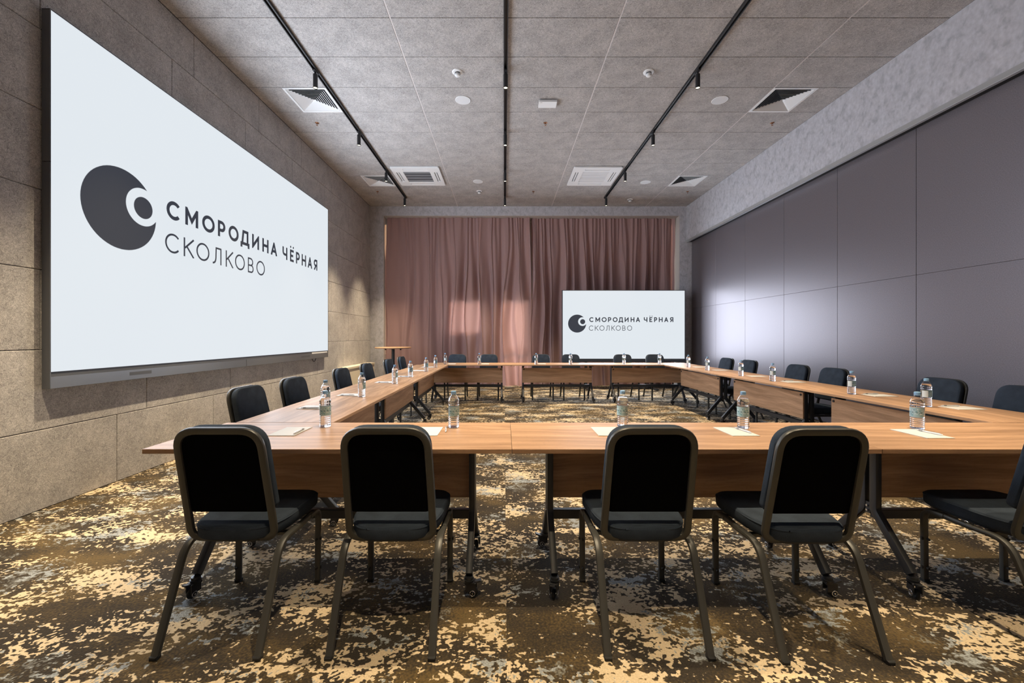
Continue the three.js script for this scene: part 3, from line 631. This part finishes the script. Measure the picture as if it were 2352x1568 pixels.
rightPads.slice(3).forEach(([x, d], i) => pen(x - 0.02, d + 0.065, Math.PI / 2 - 0.05, `${ORD[i]} slim pen ${ROWS.right}`));
[-1.03, -0.37, 0.745].forEach((x, i) => notepad(x, 8.1, 0, `${ORD[i]} white notepad ${ROWS.back}`));

// ------------------------------------------------------------------ round bar table and convector
{
  const t = thing('bar_table', 'round high bar table with light wooden top beside the curtain', 'table', [-2.51, 0, -9.3]);
  const H = 1.04;
  mesh('tabletop', boxUV(new THREE.LatheGeometry([[0, H - 0.026], [0.392, H - 0.026], [0.4, H - 0.02], [0.4, H - 0.005], [0.396, H], [0, H]].map((p) => new THREE.Vector2(...p)), 48)), M.wood, t);
  mesh('bracket', join(chamferBox(0.42, 0.012, 0.05, 0.002).translate(0, H - 0.034, 0), chamferBox(0.05, 0.012, 0.42, 0.002).translate(0, H - 0.034, 0)), M.steel, t);
  for (const s of [-1, 1]) mesh('latch_knob', cyl(0.016, 0.02, 0.024, 12).translate(s * 0.17, H - 0.052, 0), M.black, t);
  mesh('column', cyl(0.036, 0.036, H - 0.06, 20).translate(0, (H - 0.03) / 2, 0), M.steel, t);
  mesh('base', new THREE.LatheGeometry([[0, 0.0], [0.26, 0.0], [0.26, 0.008], [0.24, 0.014], [0.06, 0.028], [0.04, 0.05], [0, 0.05]].map((p) => new THREE.Vector2(...p)), 36), M.steel, t);
}
{
  const t = thing('convector', 'low cream convector cabinet standing against the panelled wall', 'heater', [XL + 0.002, 0, -9.32]);
  mesh('cabinet', chamferBox(0.19, 0.60, 1.76, 0.006).translate(0.097, 0.30, 0), M.cream, t);
  mesh('top_cover', chamferBox(0.205, 0.04, 1.78, 0.006).translate(0.1035, 0.62, 0), M.cream, t);
  for (let k = 0; k < 12; k++) mesh('grille_slat', box(0.188, 0.2035, 0.03, 0.075, -0.8 + k * 0.135, -0.72 + k * 0.135), M.grille, t);
}

// ------------------------------------------------------------------ ceiling fittings
const TRACK_X = [-2.34, 0.018, 2.40], trackNames = ['above the large wall screen side', 'down the middle of the ceiling', 'on the grey partition side'];
const SPOT_D = [9.68, 8.16, 6.63, 5.10, 3.57, 2.05, 0.53, -1.0];
function buildSpot() {
  const t = thing('track_spotlight', 'x', 'spotlight', [0, 0, 0], 0, 'black spotlights on the ceiling tracks');
  mesh('adapter', join(chamferBox(0.032, 0.022, 0.11, 0.003).translate(0, -0.011, 0), cyl(0.012, 0.012, 0.03, 12).translate(0, -0.034, 0)), M.black, t);
  mesh('housing', new THREE.LatheGeometry([[0.0, -0.045], [0.026, -0.045], [0.0275, -0.049], [0.0275, -0.215], [0.0245, -0.215], [0.0235, -0.200]].map(([r, y]) => new THREE.Vector2(r, y)).reverse(), 24), M.black, t);
  mesh('lamp_lens', new THREE.CircleGeometry(0.024, 24).rotateX(Math.PI / 2).translate(0, -0.206, 0), M.lens, t);
  const l = new THREE.SpotLight(WARM, SPOT_LIGHT, 0, 0.48, 0.55, 2);
  l.name = 'lamp_beam'; l.position.set(0, -0.222, 0); l.castShadow = true; l.shadow.radius = 1.3; l.shadow.camera.near = 0.02;
  l.target.position.set(0, -3, 0); l.target.name = 'beam_target';
  t.add(l, l.target);
  return t;
}
{
  let proto = null;
  TRACK_X.forEach((x, k) => {
    const t = thing('light_track', `long black light track ${trackNames[k]}`, 'light track', [x, HC, 0], 0, 'black ceiling light tracks');
    mesh('rail', join(box(-0.024, -0.014, -0.034, 0, -9.80, 1.6), box(0.014, 0.024, -0.034, 0, -9.80, 1.6), box(-0.014, 0.014, -0.012, 0, -9.80, 1.6)), M.black, t);
    mesh('end_cap', box(-0.024, 0.024, -0.034, 0, -9.812, -9.80), M.black, t);
    SPOT_D.forEach((d, i) => {
      const label = `${ORD[i]} black spotlight from the curtain end of the track ${trackNames[k]}`;
      const p = [x, HC - 0.030, -d];
      if (!proto) { proto = buildSpot(); proto.position.set(...p); proto.userData.label = label; proto.children.find((o) => o.name === 'beam_target').position.x = -0.40; Object.assign(proto.children.find((o) => o.isSpotLight), { intensity: WALL_SPOT_LIGHT, angle: 0.45, penumbra: 0.8 }); } else {
        const c = proto.clone(); c.name = numbered('track_spotlight'); c.userData = { ...proto.userData, label }; c.position.set(...p); scene.add(c);
        const l = c.children.find((o) => o.isSpotLight); l.intensity = SPOT_LIGHT; l.angle = 0.48; l.penumbra = 0.55; const tg = c.children.find((o) => o.name === 'beam_target'); tg.position.x = 0; l.target = tg;
        if (k === 0) { tg.position.x = -0.40; l.intensity = WALL_SPOT_LIGHT; l.angle = 0.45; l.penumbra = 0.8; }   // the lamps nearest the panelled wall are aimed at its foot
      }
    });
  });
}
function diffuser(x0, x1, d0, d1, label) {
  const w = x1 - x0, t = thing('air_diffuser', label, 'air vent', [(x0 + x1) / 2, HC, -(d0 + d1) / 2], 0, 'square ceiling air diffusers');
  const hw = w / 2, ringShape = new THREE.Shape(), hole = new THREE.Path(), q = hw - 0.03;
  ringShape.moveTo(-hw, -hw); ringShape.lineTo(hw, -hw); ringShape.lineTo(hw, hw); ringShape.lineTo(-hw, hw); ringShape.closePath();
  hole.moveTo(-q, -q); hole.lineTo(-q, q); hole.lineTo(q, q); hole.lineTo(q, -q); hole.closePath(); ringShape.holes.push(hole);
  mesh('frame', new THREE.ExtrudeGeometry(ringShape, { depth: 0.008, bevelEnabled: false }).rotateX(Math.PI / 2).translate(0, 0.003, 0), M.white, t);
  mesh('plenum', join(box(-hw + 0.02, hw - 0.02, 0.016, 0.0175, -hw + 0.02, hw - 0.02)), M.black, t);
  for (let k = 0; k < 9; k++) {
    const r = q - 0.004 - k * 0.0288, r2 = r - 0.0215, pos = [], y0 = -0.004, y1 = 0.0150;
    const A = [[-r, -r], [r, -r], [r, r], [-r, r]], B = [[-r2, -r2], [r2, -r2], [r2, r2], [-r2, r2]];
    for (let i = 0; i < 4; i++) { const j = (i + 1) % 4; const p = [A[i][0], y0, A[i][1]], s = [A[j][0], y0, A[j][1]], u = [B[j][0], y1, B[j][1]], v = [B[i][0], y1, B[i][1]]; pos.push(...p, ...s, ...u, ...p, ...u, ...v); }
    const g = new THREE.BufferGeometry(); g.setAttribute('position', new THREE.Float32BufferAttribute(pos, 3)); g.computeVertexNormals();
    const thick = g.clone().translate(0, 0.0012, 0), idx = []; for (let i = 0; i < pos.length / 3; i += 3) idx.push(i, i + 2, i + 1); thick.setIndex(idx); const th = thick.toNonIndexed(); th.computeVertexNormals();
    mesh('louver', mergeGeometries([g, th]), M.white, t);
  }
}
diffuser(-2.972, -2.378, 5.494, 6.090, 'square white air diffuser near the first wall-screen track, mid room');
diffuser(3.616, 4.208, 5.494, 6.090, 'square white air diffuser near the plaster soffit, mid room');
diffuser(-2.972, -2.378, 8.494, 9.090, 'square white air diffuser beside the dark-grilled air conditioner');
diffuser(3.616, 4.208, 8.494, 9.090, 'square white air diffuser near the plaster soffit and the curtain');
function cassette(xc, dc, label, grilleMat, white) {
  const t = thing('air_conditioner', label, 'air conditioner', [xc, HC, -dc], 0, 'ceiling cassette air conditioners');
  const W = 0.475, sh = roundedShape([[-W, -W], [W, -W], [W, W], [-W, W]], [0.03, 0.03, 0.03, 0.03]);
  const rect = (x0, x1, y0, y1) => { const h = new THREE.Path(); h.moveTo(x0, y0); h.lineTo(x0, y1); h.lineTo(x1, y1); h.lineTo(x1, y0); h.closePath(); sh.holes.push(h); };
  const slots = [[-0.25, 0.25, -0.415, -0.345], [-0.25, 0.25, 0.345, 0.415], [-0.415, -0.345, -0.25, 0.25], [0.345, 0.415, -0.25, 0.25]];
  for (const s of slots) rect(...s);
  rect(-0.27, 0.27, -0.27, 0.27);
  mesh('cover', new THREE.ExtrudeGeometry(sh, { depth: 0.018, bevelEnabled: true, bevelThickness: 0.006, bevelSize: 0.005, bevelSegments: 2, curveSegments: 5 }).rotateX(Math.PI / 2).translate(0, -0.008, 0), M.white, t);
  mesh('duct_recess', box(-0.44, 0.44, -0.004, -0.001, -0.44, 0.44), M.black, t);
  for (const [x0, x1, y0, y1] of slots) { const wide = x1 - x0 > y1 - y0; mesh('flap', chamferBox(x1 - x0 - 0.02, 0.008, y1 - y0 - (wide ? 0.026 : 0.02) - (wide ? 0 : 0), 0.002).scale(wide ? 1 : 0.6, 1, 1).translate((x0 + x1) / 2, -0.022, (y0 + y1) / 2), M.white, t); }
  const gr = mesh('grille', box(-0.265, 0.265, -0.022, -0.012, -0.265, 0.265), grilleMat, t);
  for (let k = 0; k < 4; k++) mesh('grille_bar', box(-0.265, 0.265, -0.025, -0.022, -0.2 + k * 0.135, -0.192 + k * 0.135), white ? M.white : M.offWhite, gr);
  for (let k = 0; k < 13; k++) mesh('grille_slat', box(-0.265, 0.265, -0.0235, -0.022, -0.25 + k * 0.04, -0.24 + k * 0.04), white ? M.offWhite : M.grille, gr);
}
cassette(-1.757, 8.50, 'white cassette air conditioner with dark grille on the ceiling', M.grille, false);
cassette(1.845, 8.50, 'white cassette air conditioner with pale grille on the ceiling', M.offWhite, true);
for (const [x, d, label] of [[-0.58, 5.78, 'round white ceiling speaker beside the middle track, mid room'], [3.03, 5.78, 'round white ceiling speaker between partition-side track and square diffuser, mid room'], [-0.56, 8.81, 'round white ceiling speaker beside the dark-grilled air conditioner'], [3.04, 8.85, 'round white ceiling speaker beside the pale-grilled air conditioner']]) {
  const t = thing('ceiling_speaker', label, 'speaker', [x, HC, -d], 0, 'round ceiling speakers');
  mesh('grille', new THREE.LatheGeometry([[0, -0.007], [0.098, -0.007], [0.1, -0.004], [0.1, 0]].map((p) => new THREE.Vector2(...p)), 36), M.offWhite, t);
  mesh('rim', new THREE.TorusGeometry(0.103, 0.005, 8, 36).rotateX(Math.PI / 2).translate(0, -0.003, 0), M.white, t);
}
for (const [x, d, label] of [[-0.587, 5.17, 'white smoke detector in the ceiling tile before the middle-row speaker'], [1.816, 5.17, 'white smoke detector beside the partition-side light track'], [-0.568, 9.40, 'white smoke detector between middle track and dark-grilled air conditioner'], [3.05, 9.97, 'white smoke detector above the standing screen']]) {
  const t = thing('smoke_detector', label, 'detector', [x, HC, -d], 0, 'white smoke detectors');
  mesh('base', new THREE.LatheGeometry([[0, -0.012], [0.055, -0.012], [0.066, -0.006], [0.068, 0]].map((p) => new THREE.Vector2(...p)), 28), M.white, t);
  mesh('ring_gap', cyl(0.034, 0.034, 0.016, 24).translate(0, -0.02, 0), M.grille, t);
  mesh('sensor_head', new THREE.LatheGeometry([[0, -0.058], [0.024, -0.056], [0.034, -0.046], [0.038, -0.028], [0, -0.028]].map((p) => new THREE.Vector2(...p)), 28), M.white, t);
}
{
  const t = thing('wifi_box', 'flat white wireless access box on the ceiling beside the middle track', 'access point', [0.615, HC, -5.83], 0);
  mesh('case', chamferBox(0.25, 0.032, 0.16, 0.004).translate(0, -0.026, 0), M.white, t);
  mesh('mount', box(-0.09, 0.09, -0.011, 0, -0.06, 0.06), M.offWhite, t);
  mesh('print_mark', box(-0.11, -0.08, -0.0425, -0.042, 0.055, 0.06), M.grille, t);
}
for (const [x, d, label] of [[-2.91, 6.4, 'brass sprinkler behind the wall-screen side diffuser, mid room'], [0.643, 6.4, 'brass sprinkler behind the white access box'], [4.17, 6.4, 'brass sprinkler behind the soffit side diffuser, mid room'], [-2.90, 9.42, 'brass sprinkler in the ceiling corner above the bar table'], [0.668, 9.42, 'brass sprinkler beside the middle track near the curtain'], [4.2, 9.42, 'brass sprinkler near the soffit and the curtain']]) {
  const t = thing('sprinkler', label, 'sprinkler', [x, HC, -d], 0, 'brass ceiling sprinklers');
  mesh('rosette', new THREE.LatheGeometry([[0, -0.008], [0.022, -0.008], [0.032, 0]].map((p) => new THREE.Vector2(...p)), 20), M.bronze, t);
  mesh('yoke', join(new THREE.TorusGeometry(0.012, 0.0025, 6, 16).translate(0, -0.024, 0), cyl(0.005, 0.007, 0.012, 10).translate(0, -0.012, 0)), M.bronze, t);
  mesh('bulb', cyl(0.003, 0.003, 0.02, 8).translate(0, -0.024, 0), M.offWhite, t);
  mesh('deflector', cyl(0.014, 0.014, 0.002, 14).translate(0, -0.040, 0), M.bronze, t);
}

renderer.render(scene, camera);
